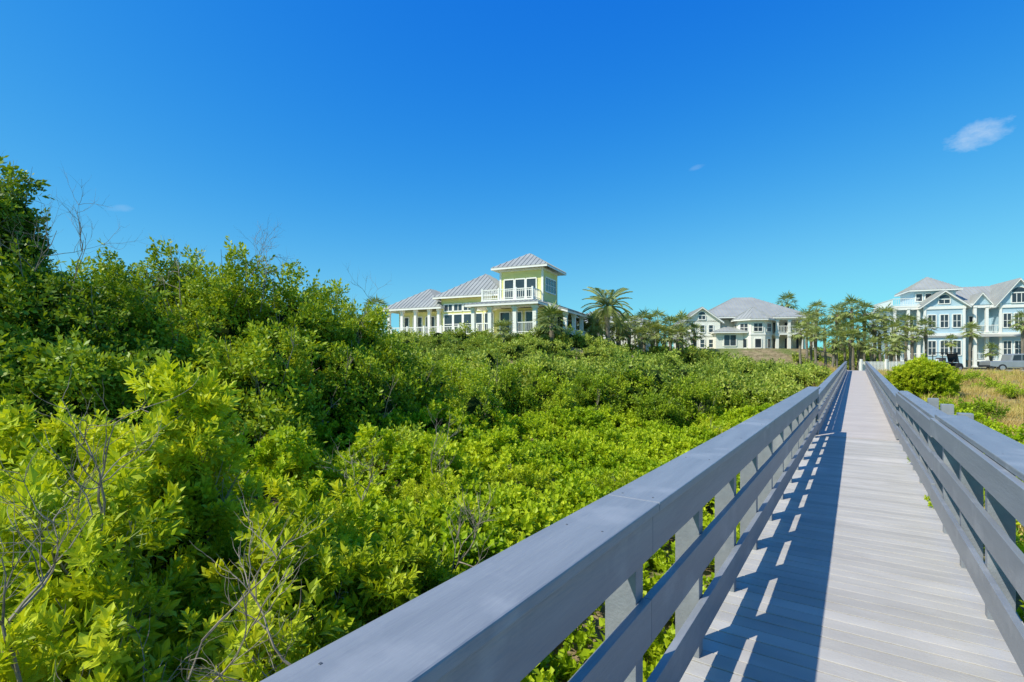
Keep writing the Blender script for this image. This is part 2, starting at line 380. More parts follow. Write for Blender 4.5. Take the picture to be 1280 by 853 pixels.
def thicket(name,blobs,dens,cname,scale=1.0,amp=.22,depth=.3,core=.78,stems=0,bare=0,seed=1,margin=1.05,barelen=1.3,bias=0):
    e=empty(name); Bl=np.array(blobs,float); P=[];T=[];r=np.random.default_rng(seed)
    def radf(c,d,sd): return 1+amp*sn(d*1.0+c*.37,3.2,11)+amp*.5*sn(d+c*.9,8.0,12)
    for i,bb in enumerate(Bl):
        c,R=bb[:3],bb[3:]
        area=4*math.pi*((((R[0]*R[1])**1.6+(R[0]*R[2])**1.6+(R[1]*R[2])**1.6)/3)**(1/1.6))
        n=int(area*dens); d=r.normal(size=(n,3)); d/=np.linalg.norm(d,axis=1)[:,None]
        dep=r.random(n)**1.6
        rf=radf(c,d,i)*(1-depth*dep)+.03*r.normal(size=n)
        p=c+d*R*rf[:,None]; keep=p[:,2]>ground(p[:,0],p[:,1])-.05
        keep&=(sn(d+c*1.3,6.5,77)>-.55)
        for j,ob in enumerate(Bl):
            if j==i or abs(ob[0]-c[0])>ob[3]+R[0]: continue
            keep&=(((p-ob[:3])/ob[3:])**2).sum(1)>.5
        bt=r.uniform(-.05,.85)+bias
        P.append(p[keep]); T.append((bt+.35*(1-dep)-.25+.3*d[:,2]+r.normal(0,.2,n))[keep])  # tone gets lighter outwards and upwards, darker deeper in
    P=np.concatenate(P); T=np.concatenate(T); u,v=to_uv(P[:,0],P[:,1]); k=(np.abs(u)>margin)|(v<-5)|(v>63); P=P[k]; T=T[k]
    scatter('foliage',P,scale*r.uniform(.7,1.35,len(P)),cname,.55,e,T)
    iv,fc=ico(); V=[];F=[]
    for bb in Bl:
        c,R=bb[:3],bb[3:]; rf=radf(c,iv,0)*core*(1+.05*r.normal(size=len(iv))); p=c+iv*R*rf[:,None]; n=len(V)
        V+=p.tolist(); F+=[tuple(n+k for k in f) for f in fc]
    if core>0: meshobj('dark_shade_core',V,F,M['core'],e)  # solid dark blobs added as painted shade behind the leaf shell
    if stems or bare:
        V=[];F=[]
        for bb in Bl:
            c,R=Vector(bb[:3]),bb[3:]
            for k in range(stems+bare):
                d=rv(); d.z=abs(d.z)*.8+.15; d.normalize(); ext=random.uniform(.85,1.08) if k<stems else random.uniform(barelen-.15,barelen+.12)
                st=c+Vector((d.x*R[0]*.2,d.y*R[1]*.2,-R[2]*.6)); en=c+Vector((d.x*R[0],d.y*R[1],d.z*R[2]))*ext
                pts=[st.lerp(en,t)+rv()*.09*R[0]*math.sin(t*3.1) for t in np.linspace(0,1,8)]; rr=[(.02*(1-t)+.004)*min(1.5,R[0]) for t in np.linspace(0,1,8)]
                tube(V,F,pts,rr,4)
                for q in range(4 if k<stems else 9):
                    i0=random.randint(4,6); e2=pts[i0]+(rv()*.5+(en-st).normalized()*.6)*R[0]*random.uniform(.2,.5)
                    tube(V,F,[pts[i0],pts[i0].lerp(e2,.5)+rv()*.03,e2],[rr[i0]*.6,rr[i0]*.4,.003],3)
        meshobj('branches',V,F,M['twig'],e)
    return e
def bl(x,y,top,rx,ry,rz): return (x,y,top-rz,rx,ry,rz)
thicket('coastal_scrub_oak',[bl(-9.4,9.3,4.1,1.0,1.2,2.7),bl(-9.55,9.6,5.1,.55,.6,1.5),bl(-8.5,9.4,3.3,1.0,1.2,2.2),bl(-7.5,9.6,2.9,1.1,1.2,2.0),bl(-6.6,7.6,1.8,1.1,1.1,1.6),bl(-9.3,7.6,3.1,1.7,1.3,2.4),bl(-8.2,6.6,2.0,1.3,1.1,1.9)],27,'dark',1.2,seed=2,stems=10,bare=4,amp=.28,core=.7,barelen=1.35,bias=.1)
ridge=[bl(-9.8,13,3.6,1.8,1.8,2.8),bl(-8.2,12.6,3.6,1.5,1.6,2.7),bl(-6.9,12.2,3.6,1.4,1.5,2.6),bl(-5.6,13.2,3.5,1.3,1.6,2.5),bl(-4.9,15.2,3.5,1.25,1.4,2.4),
 bl(-8.8,10.9,2.7,1.4,1.2,2.2),bl(-7.0,10.4,2.3,1.3,1.1,1.9),bl(-5.2,10.8,2.2,1.1,1.1,1.8),bl(-3.9,12.4,2.0,1.1,1.1,1.8),bl(-12.5,14,4.0,2.2,2,3.2),bl(-3.4,14.6,2.0,1.1,1.4,1.7),bl(-6.2,9.2,1.1,1.0,.8,1.2),bl(-4.6,9.3,.7,.7,.7,.9)]
thicket('wax_myrtle_thicket',ridge,25,'mid',1.2,seed=3,stems=12,bare=7,amp=.3,barelen=1.38,core=.7,depth=.38,bias=.06)
thicket('broadleaf_shrub',[bl(-2.75,4.2,1.45,.45,.45,.9),bl(-3.8,5.0,.95,.75,.65,1.0),bl(-2.5,2.9,.95,.45,.45,.8),bl(-2.05,2.3,.65,.42,.42,.7),bl(-3.4,3.6,1.0,.55,.55,1.0),bl(-4.6,4.6,1.0,.6,.6,.9)],48,'near',1.1,seed=4,stems=12,bare=3,amp=.38,depth=.55,core=.45,barelen=1.1,bias=.15)
thicket('broadleaf_shrub',[bl(-1.55,3.7,.50,.5,.45,.7),bl(-.95,4.3,.20,.45,.45,.6),bl(-1.5,2.7,.35,.4,.4,.6),bl(-2.1,4.9,.30,.55,.55,.7),bl(-.6,3.3,-.1,.4,.4,.45)],48,'near',1.1,seed=5,stems=10,bare=2,amp=.38,depth=.55,core=.45,barelen=1.1,bias=.15)
r=np.random.default_rng(21); mids=[]
for x,y,t,q in ((-2.2,18,1.7,1.4),(-.4,19.5,1.2,1.2),(1.5,20,.9,1.2),(3.2,22,1.0,1.4),(5.2,23,1.0,1.3),(-4.8,19,2.0,1.6),(-1.2,15.5,.8,1.0),(5.9,20.5,.25,.9),(7.8,22,.5,1.1),(9.2,24,.6,1.1),(-2.3,10.9,.3,.8),(10.6,23,.2,1.0)):
    mids.append(bl(x,y,t,q,q,min(1.9,(t+1.6)*.62)))
thicket('shrub_thicket',mids,18,'mid',1.25,seed=6,stems=6,bare=2,amp=.33,depth=.38,core=.72,bias=.1)
low=[bl(r.uniform(-3.6,-.6)+(y_-5)*.2,y_,r.uniform(-.45,-.1),q,q,q*.9) for y_,q in ((5.6,.45),(6.3,.5),(7.4,.5),(8.3,.6),(9.4,.6),(11.2,.7))]
low+=[bl(2.0,9.0,-.3,.5,.5,.5),bl(6.5,16.5,-.25,.7,.7,.6)]
thicket('low_bush',low,26,'near',1.0,seed=16,stems=8,bare=3,amp=.38,core=.45,depth=.5,barelen=1.2,bias=.1)
far=[];y=24.0
while y<49:
    x=-30.0
    while x<y*SN/CS-2.4:
        xx=x+r.uniform(-1,1); yy=y+r.uniform(-1,1); g=float(ground(xx,yy)); u,_=to_uv(xx,yy)
        k=(.02 if xx/yy<0 else .010)-r.random()*.038
        if u>-6: k-=.025
        top=max(1.75+k*yy,g+.8); 
        if xx/yy<-.25: top+=1.0
        top=min(top,g+4.2); R=r.uniform(1.0,1.8)
        if u<-R-.9 and top-g>.4 and not(-16<xx<6 and yy>46.5): far.append(bl(xx,yy,top,R,R,max(.7,(top-g)*.6)))
        x+=2.8
    y+=2.8
for x in np.arange(-20,8,1.7):
    yy=46.6+r.uniform(-.8,.6); g=float(ground(x,yy)); far.append(bl(x,yy,g+r.uniform(.7,1.2),1.3,1.1,1.0))
thicket('coastal_scrub',far,6.0,'far',1.1,seed=7,amp=.32,core=.76,bare=0,bias=.1)
bk=[]
for i in range(75):
    x=r.uniform(8,95); y=r.uniform(80,100) if x<48 else r.uniform(98,114); bk.append(bl(x,y,1.75+r.uniform(.012,.03)*y,3.2,2.5,3.2))
for i in range(30):
    x=r.uniform(-60,-16); y=r.uniform(40,75); bk.append(bl(x,y,1.75+r.uniform(.01,.05)*y,3,3,3))
for x,y,t,q in ((7,56,4.6,1.6),(10,57,4.1,1.8),(14,60,3.5,2),(18,62,3.5,2),(22,64,3.4,2),(26,66,3.2,2),(37,66,2.2,1.3),(40,68,2.6,1.6),(43,66,2.3,1.4),(46,66,2.2,1.2),(49,70,2.8,1.6),(46,70,2.8,1.6)): bk.append(bl(x,y,t,q,q,q))
thicket('background_trees',bk,2.2,'far',2.0,seed=8,amp=.28,core=.8)
def field(name,n,xr,yr,cname,scale,hfun,mask,thick=.35,tilt=.5,pw=1.0):
    y=yr[0]+(yr[1]-yr[0])*rng.random(n)**pw; x=xr[0]+(xr[1]-xr[0])*rng.random(n)
    m=mask(x,y); x,y=x[m],y[m]
    z=ground(x,y)+hfun(x,y)-thick*rng.random(len(x))**1.3
    return scatter(name,np.stack([x,y,z],1),scale*rng.uniform(.65,1.35,len(x)),cname,tilt)
def vh(x,y):
    p=np.stack([x,y,0*x],1); return .50+.34*sn(p,.9,31)+.26*sn(p,2.6,32)
field('ground_vines',27000,(-9,17),(1.2,24),'vine',1.22,vh,lambda x,y:(to_uv(x,y)[0]<-1.15)&(x>-.9*y-1),.4,pw=1.25)
field('ground_vines',6500,(2,26),(-1,24),'vine',1.3,lambda x,y:vh(x,y)*.8,lambda x,y:(to_uv(x,y)[0]>1.15)&(to_uv(x,y)[0]<4.5),.4)
field('dry_grass',11000,(8,75),(8,48.5),'straw',1.1,lambda x,y:0*x,lambda x,y:(to_uv(x,y)[0]>1.6)&(x<1.25*y),.06,.12,1.2)
field('green_grass',1500,(8,60),(8,47),'green_tuft',1.0,lambda x,y:0*x,lambda x,y:(to_uv(x,y)[0]>1.4)&(x<1.2*y)&(np.sin(x*.5+y*.3)>.1),.06,.15)
field('dry_grass',2600,(12,34),(18,48),'straw',1.2,lambda x,y:.2+0*x,lambda x,y:(to_uv(x,y)[0]<-1.3)&(to_uv(x,y)[0]>-4.5),.06,.12)
pv=[(.74*CS+v_*SN,-.74*SN+v_*CS,z_) for v_,z_ in ((7.8,.03),(7.9,.06),(10.9,.05))]
scatter('vine_sprig',np.array(pv),[.5,.45,.5],'vine',.6,None,np.array([.8,.8,.7]))
V=[];F=[]
def twigtree(base,d,Ln,rad,dep):
    pts=[Vector(base)]; dd=Vector(d).normalized()
    for k in range(6): dd=(dd+rv()*.28+Vector((0,0,.05))).normalized(); pts.append(pts[-1]+dd*Ln/6)
    tube(V,F,pts,[rad*(1-.12*k) for k in range(7)],5)
    if dep:
        for q in range(4): i=random.randint(2,6); twigtree(pts[i],dd+rv()*.8,Ln*.6,rad*.5,dep-1)
for bs,d,Ln in (((-1.55,1.85,-.35),(-.3,.0,1),.8),((-1.75,2.1,-.3),(.6,.1,.7),.9),((-1.35,2.0,-.5),(.5,.2,.8),.7),((-2.0,2.2,-.1),(-.1,-.1,1),.8),((-1.1,2.6,-.5),(.1,.0,1),.8),((-2.3,2.6,.1),(.2,-.1,1),.9),((-.7,4.6,-.6),(.1,0,1),.8),((-2.2,6.6,-.6),(0,0,1),1.0),((-1.2,8.6,-.7),(.1,0,1),1.0),
   ((-9.0,8.6,3.3),(-.1,0,1),1.6),((-8.6,8.9,2.6),(.2,0,1),1.6),((-8.0,9.2,2.6),(0,0,1),1.4),((-6.4,11.8,3.0),(.2,0,1),1.3),((-5.9,12,2.9),(0,0,1),1.3),((-4.4,14.3,2.3),(.2,0,1),1.3),((-7.6,11.8,3.0),(-.2,0,1),1.2)):
    twigtree(bs,d,Ln,.014,3)
meshobj('bare_branches',V,F,M['twig'])
thicket('round_bush',[bl(23.6,29.5,1.75,1.35,1.3,1.3),bl(24.6,30,1.4,1.1,1.1,1.0),bl(22.9,29.8,1.2,.8,.9,.9)],24,'near',1.7,seed=9,amp=.15)
lw=[]
for i in range(22):
    v_=r.uniform(24,50); u_=r.uniform(3,16); x=u_*CS+v_*SN; y=-u_*SN+v_*CS; g=float(ground(x,y)); q=r.uniform(.35,.8); lw.append(bl(x,y,g+q*.8,q,q,q*.8))
thicket('low_shrubs',lw,12,'mid',1.4,seed=10,amp=.3,core=.6)
# ---------------------------------------------------------------- palms
def palm_mesh(kind,seed):
    random.seed(seed); V=[];F=[];H=5.0
    tube(V,F,[(random.uniform(-.05,.05),random.uniform(-.05,.05),z) for z in np.linspace(-2.5,H,9)],[.2,.19,.17,.17,.16,.17,.18,.24,.16],8)
    LV,LF,A=[],[],[]
    top=Vector((0,0,H)); nf=44 if kind=='date' else 30
    for f in range(nf):
        az=f*2.4+random.uniform(-.2,.2); t=f/nf; el=math.radians(84-125*t+random.uniform(-8,8))
        h=Vector((math.cos(az),math.sin(az),0)); side=Vector((-h.y,h.x,0))
        if kind=='date':
            Ln=2.6*random.uniform(.85,1.1); pts=[];p=top.copy();ee=el
            for k in range(9): pts.append(p.copy()); p=p+(h*math.cos(ee)+Vector((0,0,1))*math.sin(ee))*Ln/8; ee-=.15
            tube(LV,LF,pts,[.03-.003*k for k in range(9)],3); A+=[.5]*27
            for k in range(26):
                q=1+k*7/26; i=int(q); bp=pts[i].lerp(pts[min(8,i+1)],q-i); dr=(pts[min(8,i+1)]-pts[i-1]).normalized()
                for s in (-1,1): addleaf(LV,LF,A,bp,side*s*.8+dr*.7+Vector((0,0,-.2)),dr,.6*math.sin(.5+q/8*2.2),.06,False,random.random())
        else:
            Lp=random.uniform(.7,1.1); c=top+(h*math.cos(el)+Vector((0,0,1))*math.sin(el))*Lp
            tube(LV,LF,[top,c],[.025,.015],3); A+=[.5]*6
            dr=(h*math.cos(el-.3)+Vector((0,0,1))*math.sin(el-.3)).normalized(); up=side.cross(dr)
            for k in range(11):
                q=(k-5)/5*1.25; d=dr*math.cos(q)+side*math.sin(q)+Vector((0,0,-.2-abs(q)*.12))+up*random.uniform(-.2,.2)
                addleaf(LV,LF,A,c,d,up,random.uniform(.65,1.05),.11,False,random.random())
    me=bpy.data.meshes.new(kind+'_palm'); n=len(V)
    me.from_pydata([tuple(v) for v in V+LV],[],F+[tuple(i+n for i in f) for f in LF]); me.materials.append(M['trunk']); me.materials.append(M['palm'])
    me.polygons.foreach_set('material_index',[0]*len(F)+[1]*len(LF))
    at=me.attributes.new('lr','FLOAT','POINT'); at.data.foreach_set('value',[0.0]*n+A); return me
sab=[palm_mesh('sabal',s) for s in (1,2,3)]; dat=[palm_mesh('date',s) for s in (4,5)]
def palm2(x,y,crown,w,kind='sabal'):
    me=random.choice(sab if kind=='sabal' else dat); o=bpy.data.objects.new('palm_tree',me); link(o)
    o.rotation_euler=(random.uniform(-.04,.04),random.uniform(-.04,.04),random.random()*6); o.scale=(w,w,w*random.uniform(.9,1.1)); o.location=(x,y,crown-5.0*o.scale[2])
for px,cy,D,w in ((985,378,92,1.3),(1008,396,66,1.0),(1020,386,72,1.0),(1032,408,60,.9),(1045,390,66,1.0),(1066,384,64,1.05),(1080,388,66,1.1),(1094,402,60,1.0),(1108,392,64,1.05),(1118,412,57,.85),(1132,402,62,.95),(1158,408,63,.9),(1240,436,56,.6),(1000,412,60,.8),
   (690,400,45,1.1),(683,410,46,.8),(742,404,60,1.2),(787,406,62,1.1),(806,402,66,1.2),(822,400,68,1.2),(838,406,66,1.1),(852,404,70,1.2),(870,414,70,1.0),(630,410,45,.8),(470,385,60,1.2),(1278,400,66,1.0),(1056,410,58,.85),(1020,416,58,.8),(1090,430,56,.75),(1112,432,55,.8),(1124,428,57,.8),(1040,422,56,.8),(800,418,60,1.0),(775,415,60,1.0),
   (1014,406,62,.9),(1052,400,70,1.1),(1073,406,60,.9),(1101,414,60,.9),(1062,420,57,.8),(1046,432,56,.7),(1078,424,58,.8),(830,416,62,1.0),(846,418,64,1.0),(815,414,62,1.1),(718,408,56,1.0),(730,414,58,.9),(1140,416,60,.8),(1212,412,62,.8),(1190,424,62,.6)):
    x=(px-640)/640*D; palm2(x,D,EYE+(451-cy)/640*D-.3,w)
palm2(10.3,55,7.5,1.2,'date'); palm2(12.2,60,5.9,.8,'date'); palm2(9.0,56,5.4,.7,'date')
# ---------------------------------------------------------------- houses
def ribs(b,part,p0,p1,p2,p3,sp=.5):
    p0,p1,p2,p3=map(Vector,(p0,p1,p2,p3)); ex=(p1-p0); Ln=ex.length; ex/=Ln
    w3=p3-p0; x3=w3.dot(ex); up=(w3-ex*x3); h=up.length; up/=h; x2=(p2-p0).dot(ex); nn=ex.cross(up)
    if nn.z<0: nn=-nn
    x=sp*.5
    while x<Ln:
        yy=h
        if x<x3: yy=h*x/x3
        if x>x2: yy=min(yy,h*(Ln-x)/(Ln-x2))
        if yy>.15: b.obox(part,'metal',p0+ex*x+up*yy/2+nn*.02,ex,up,nn,.025,yy/2,.03)
        x+=sp
def plane(b,part,p0,p1,p2,p3):
    vs=[p0,p1,p2] if (Vector(p2)-Vector(p3)).length<.01 else [p0,p1,p2,p3]
    b.prism(part,'metal',vs,(0,0,-.07)); b.prism('fascia','white',[(v[0],v[1],v[2]-.075) for v in vs],(0,0,-.16)); ribs(b,part,p0,p1,p2,p3)
def hip(b,a0,a1,b0,b1,ze,zr,ov=.6,inset=None):
    a0-=ov;a1+=ov;b0-=ov;b1+=ov
    A,Bd=a1-a0,b1-b0
    if A>=Bd:
        i=inset if inset is not None else Bd/2; bm=(b0+b1)/2; r0=(a0+i,bm,zr); r1=(a1-i,bm,zr)
        if A-2*i<.02: r1=r0
        c=[(a0,b0,ze),(a1,b0,ze),(a1,b1,ze),(a0,b1,ze)]
        plane(b,'roof',c[0],c[1],r1,r0); plane(b,'roof',c[2],c[3],r0,r1); plane(b,'roof',c[1],c[2],r1,r1); plane(b,'roof',c[3],c[0],r0,r0)
    else:
        i=A/2; am=(a0+a1)/2; r0=(am,b0+i,zr); r1=(am,b1-i,zr); c=[(a0,b0,ze),(a1,b0,ze),(a1,b1,ze),(a0,b1,ze)]
        plane(b,'roof',c[0],c[1],r0,r0); plane(b,'roof',c[1],c[2],r1,r0); plane(b,'roof',c[2],c[3],r1,r1); plane(b,'roof',c[3],c[0],r0,r1)
def gable_f(b,a0,a1,b0,b1,ze,zr,wall,ov=.45):
    am=(a0+a1)/2; sl=(zr-ze)/(am-a0); z0=ze-ov*sl; f=b0-ov
    plane(b,'roof',(a0-ov,f,z0),(a0-ov,b1,z0),(am,b1,zr),(am,f,zr)); plane(b,'roof',(a1+ov,b1,z0),(a1+ov,f,z0),(am,f,zr),(am,b1,zr))
    b.prism('gable_wall',wall,[(a0,b0,ze-.3),(a1,b0,ze-.3),(a1,b0,ze-.1),(am,b0,zr-.25),(a0,b0,ze-.1)],(0,.15,0))
def gable_s(b,a0,a1,b0,b1,ze,zr,wall,ov=.45):
    bm=(b0+b1)/2; sl=(zr-ze)/(bm-b0); z0=ze-ov*sl
    plane(b,'roof',(a0-ov,b0-ov,z0),(a1+ov,b0-ov,z0),(a1+ov,bm,zr),(a0-ov,bm,zr)); plane(b,'roof',(a1+ov,b1+ov,z0),(a0-ov,b1+ov,z0),(a0-ov,bm,zr),(a1+ov,bm,zr))
    for a in (a0,a1-.15): b.prism('gable_wall',wall,[(a,b0,ze-.3),(a,b1,ze-.3),(a,b1,ze-.1),(a,bm,zr-.25),(a,b0,ze-.1)],(.15,0,0))
def win(b,c,ux,nrm,w,h,nx=2,ny=2,arch=False,glass='glass'):
    c=Vector(c);ux=Vector(ux).normalized();nrm=Vector(nrm).normalized();uz=Vector((0,0,1)); m=c+uz*h/2
    b.obox('window_glass',glass,m+nrm*.01,ux,nrm,uz,w/2,.03,h/2)
    t=.06
    for s in (-1,1):
        b.obox('window_frame','white',m+ux*s*(w/2+t)+nrm*.03,ux,nrm,uz,t,.06,h/2+t); 
        b.obox('window_frame','white',m+uz*s*(h/2+t*1.05)+nrm*.035,ux,nrm,uz,w/2+t*.9,.06,t)
    for i in range(1,nx): b.obox('window_frame','white',m+ux*(-w/2+w*i/nx)+nrm*.03,ux,nrm,uz,.035,.03,h/2)
    for i in range(1,ny): b.obox('window_frame','white',m+uz*(-h/2+h*i/ny)+nrm*.032,ux,nrm,uz,w/2,.028,.03)
    if arch:
        cc=c+uz*(h+.2); K=10
        for rr,mt,of in ((w/2+.14,'white',.02),(w/2,glass,.06)):
            pts=[cc+ux*math.cos(math.pi*k/K)*rr+uz*math.sin(math.pi*k/K)*rr*.8+nrm*of for k in range(K+1)]
            b.prism('arched_window' if mt!='white' else 'arched_frame',mt,pts,nrm*.03)
def railing(b,p0,p1,h=1.0,sp=.2):
    p0,p1=Vector(p0),Vector(p1); d=p1-p0; Ln=d.length; d/=Ln; nn=Vector((-d.y,d.x,0)); uz=Vector((0,0,1)); m=(p0+p1)/2
    b.obox('railing','white',m+uz*h,d,nn,uz,Ln/2,.05,.04); b.obox('railing','white',m+uz*.12,d,nn,uz,Ln/2,.035,.03)
    k=int(Ln/sp)
    for i in range(1,k): b.obox('railing','white',p0+d*Ln*i/k+uz*(h/2+.04),d,nn,uz,.018,.018,h/2-.08)
def col(b,a,bb,z0,z1,w=.28):
    b.box('column','white',a-w/2,a+w/2,bb-w/2,bb+w/2,z0,z1); b.box('column_trim','white',a-w*.7,a+w*.7,bb-w*.7,bb+w*.7,z1-.25,z1-.003); b.box('column_trim','white',a-w*.7,a+w*.7,bb-w*.7,bb+w*.7,z0+.003,z0+.2)
FX=(1,0,0);FN=(0,-1,0);SX=(0,1,0);SNm=(1,0,0)
hy=empty('yellow_house',(2.97,50,0),-math.radians(24)); b=B()
b.box('tower_walls','yellow',-4.5,0,0,4.5,7.2,10.95); hip(b,-4.5,0,0,4.5,11.1,12.9,.75)
for c in (-3.55,-2.35,-1.15): win(b,(c,0,7.75),FX,FN,.95,2.1,1,2)
win(b,(0,2.25,8.7),SX,SNm,3.0,1.3,4,2)
b.box('tower_trim','white',-4.58,.08,-.08,4.58,10.72,10.94)
for a in (-4.5,0): b.box('corner_board','white',a-.1,a+.1,-.06,.06,7.2,10.72)
b.box('main_walls','yellow',-4.9,.2,0.02,10,3.2,7.0)
hip(b,-4.9,.6,-.4,10.4,7.2,8.4,.6)
b.box('porch_floor','white',-6.2,.6,-3.2,0,4.1,4.35); b.box('porch_base','yellow',-6.1,.5,-3.1,-.1,2.8,4.1)
for a in (-6.0,-4.2,-1.6,.4): col(b,a,-3.0,4.35,6.9,.36)
b.box('porch_beam','white',-6.2,.6,-3.2,-2.8,6.9,7.15)
hip(b,-6.3,.6,-3.3,1.0,7.2,7.75,.35,1.6)
b.box('balcony_floor','white',-5.6,-.1,-2.2,0,7.55,7.7)
railing(b,(-5.5,-2.1,7.7),(-.2,-2.1,7.7),.95); railing(b,(-5.5,-2.1,7.7),(-5.5,0,7.7),.95); railing(b,(-.2,-2.1,7.7),(-.2,0,7.7),.95)
for a in (-5.5,-3.7,-1.9,-.2): b.box('railing_post','white',a-.08,a+.08,-2.18,-2.02,7.7,8.8)
for c in (-4.0,-2.7,-1.2): win(b,(c,0,4.5),FX,FN,1.0,2.1,1,1)
railing(b,(-6.0,-3.0,4.35),(-4.2,-3.0,4.35)); railing(b,(-1.6,-3.0,4.35),(.4,-3.0,4.35))
for q in (.5,3.2,6.0,9.6): col(b,2.2,q,3.2,6.5,.34)
b.prism('side_porch_roof','metal',[(.2,-.3,7.5),(2.7,-.3,6.7),(2.7,10.3,6.7),(.2,10.3,7.5)],(0,0,-.08)); b.prism('side_porch_fascia','white',[(.2,-.25,7.4),(2.65,-.25,6.6),(2.65,10.25,6.6),(.2,10.25,7.4)],(0,0,-.2))
for q in (1.8,4.6,7.8): win(b,(.2,q,4.2),SX,SNm,1.8,2.2,2,2)
b.box('side_porch_floor','white',.2,2.5,0,10,3.7,3.9); railing(b,(2.4,.5,3.9),(2.4,9.6,3.9))
b.box('wing_walls','yellow',-12,-4.9,.8,9,3.2,8.5); hip(b,-12,-4.9,.8,9,8.65,11.5,.7)
for c in (-11.1,-9.9,-8.7,-7.5,-6.2): win(b,(c,.8,4.7),FX,FN,.95,2.0,1,2); win(b,(c,.8,7.15),FX,FN,.95,.65,2,1)
b.box('band','white',-12.02,-4.9,.74,.8,3.9,4.15)
b.box('left_wing_walls','yellow',-18.6,-12,2.2,9,3.2,7.3); hip(b,-19.0,-12.2,.6,9,7.6,10.2,.6)
for a in (-18.8,-17,-15.2,-13.4,-12.2): col(b,a,.6,4.3,7.4,.3)
for c in (-17.8,-16,-14.3,-12.9): win(b,(c,2.2,4.5),FX,FN,1.1,2.2,2,2)
b.box('terrace_floor','white',-19,-4.9,-1.6,2.2,4.1,4.3); b.box('terrace_base','yellow',-18.9,-5,-1.5,2.1,2.6,4.1)
railing(b,(-19,-1.5,4.3),(-6.2,-1.5,4.3))
for a in np.arange(-19,-6,2.1): b.box('railing_post','white',a-.09,a+.09,-1.59,-1.41,4.3,5.45)
b.done(hy)
hw=empty('white_house',(34,75,.35),math.radians(-8)); b=B()
b.box('walls','cream',-8,8.7,1,12,2.4,7.6); hip(b,-5.8,8.9,0,12,7.9,11.4,.5)
b.box('left_wing','cream',-8.7,-3.6,-1,7,2.4,7.3); gable_f(b,-8.7,-3.6,-1,7,7.4,9.3,'cream')
hip(b,-4.6,-.6,-2.6,1,5.6,6.4,.3); b.box('entry','cream',-4.5,-.8,-2.3,1,2.4,5.4); win(b,(-2.6,-2.3,3.6),FX,FN,1.6,1.5,2,1)
K=8;cx,cy,R=1.0,-.6,2.5
pts=[(cx+R*math.cos(2*math.pi*(k+.5)/K),cy+R*math.sin(2*math.pi*(k+.5)/K)) for k in range(K)]
b.prism('turret_wall','cream',[(p[0],p[1],2.4) for p in pts],(0,0,4.9)); 
for k in range(K):
    p,q=pts[k],pts[(k+1)%K]; f=1.25
    P0=(cx+(p[0]-cx)*f,cy+(p[1]-cy)*f,7.35); P1=(cx+(q[0]-cx)*f,cy+(q[1]-cy)*f,7.35)
    plane(b,'turret_roof',P0,P1,(cx,cy,9.3),(cx,cy,9.3))
    m=Vector(((p[0]+q[0])/2,(p[1]+q[1])/2,5.6)); nn=Vector((m.x-cx,m.y-cy,0)).normalized()
    if nn.y<.3: win(b,m,(-nn.y,nn.x,0),nn,1.1,1.1,2,2); win(b,(m.x,m.y,3.3),(-nn.y,nn.x,0),nn,.8,1.2,1,1); b.obox('band','white',(m.x,m.y,5.2),(-nn.y,nn.x,0),nn,(0,0,1),1.0,.06,.12)
b.box('porch_slab','white',3.6,8.9,-2,1,5.1,5.35); b.box('porch_beam','white',3.6,8.9,-2,-1.7,7.2,7.6); hip(b,3.6,8.9,-2,2,7.65,8.5,.3)
for a in (3.9,5.5,7.1,8.7): col(b,a,-1.8,2.4,5.1,.38); col(b,a,-1.8,5.35,7.2,.34)
railing(b,(3.7,-1.85,5.35),(8.8,-1.85,5.35))
for c in (4.7,6.3,7.9): win(b,(c,1,5.45),FX,FN,.8,1.6,1,1); win(b,(c,1,3.1),FX,FN,.8,1.6,1,1)
for c in (-7.4,-6.1,-4.9): win(b,(c,-1,5.6),FX,FN,.55,1.0,1,2); win(b,(c,-1,3.4),FX,FN,.55,1.1,1,2)
win(b,(-6.15,-1,7.5),FX,FN,.9,.5,2,1,True)
b.box('band','white',-8.75,-3.55,-1.06,-1,5.0,5.2); b.box('deck_left','white',-11,-8.7,-1,3,4.6,4.8); railing(b,(-11,-1,4.8),(-8.7,-1,4.8))
for a in (-10.8,-8.9): col(b,a,-.8,2.4,4.6,.25)
b.done(hw)
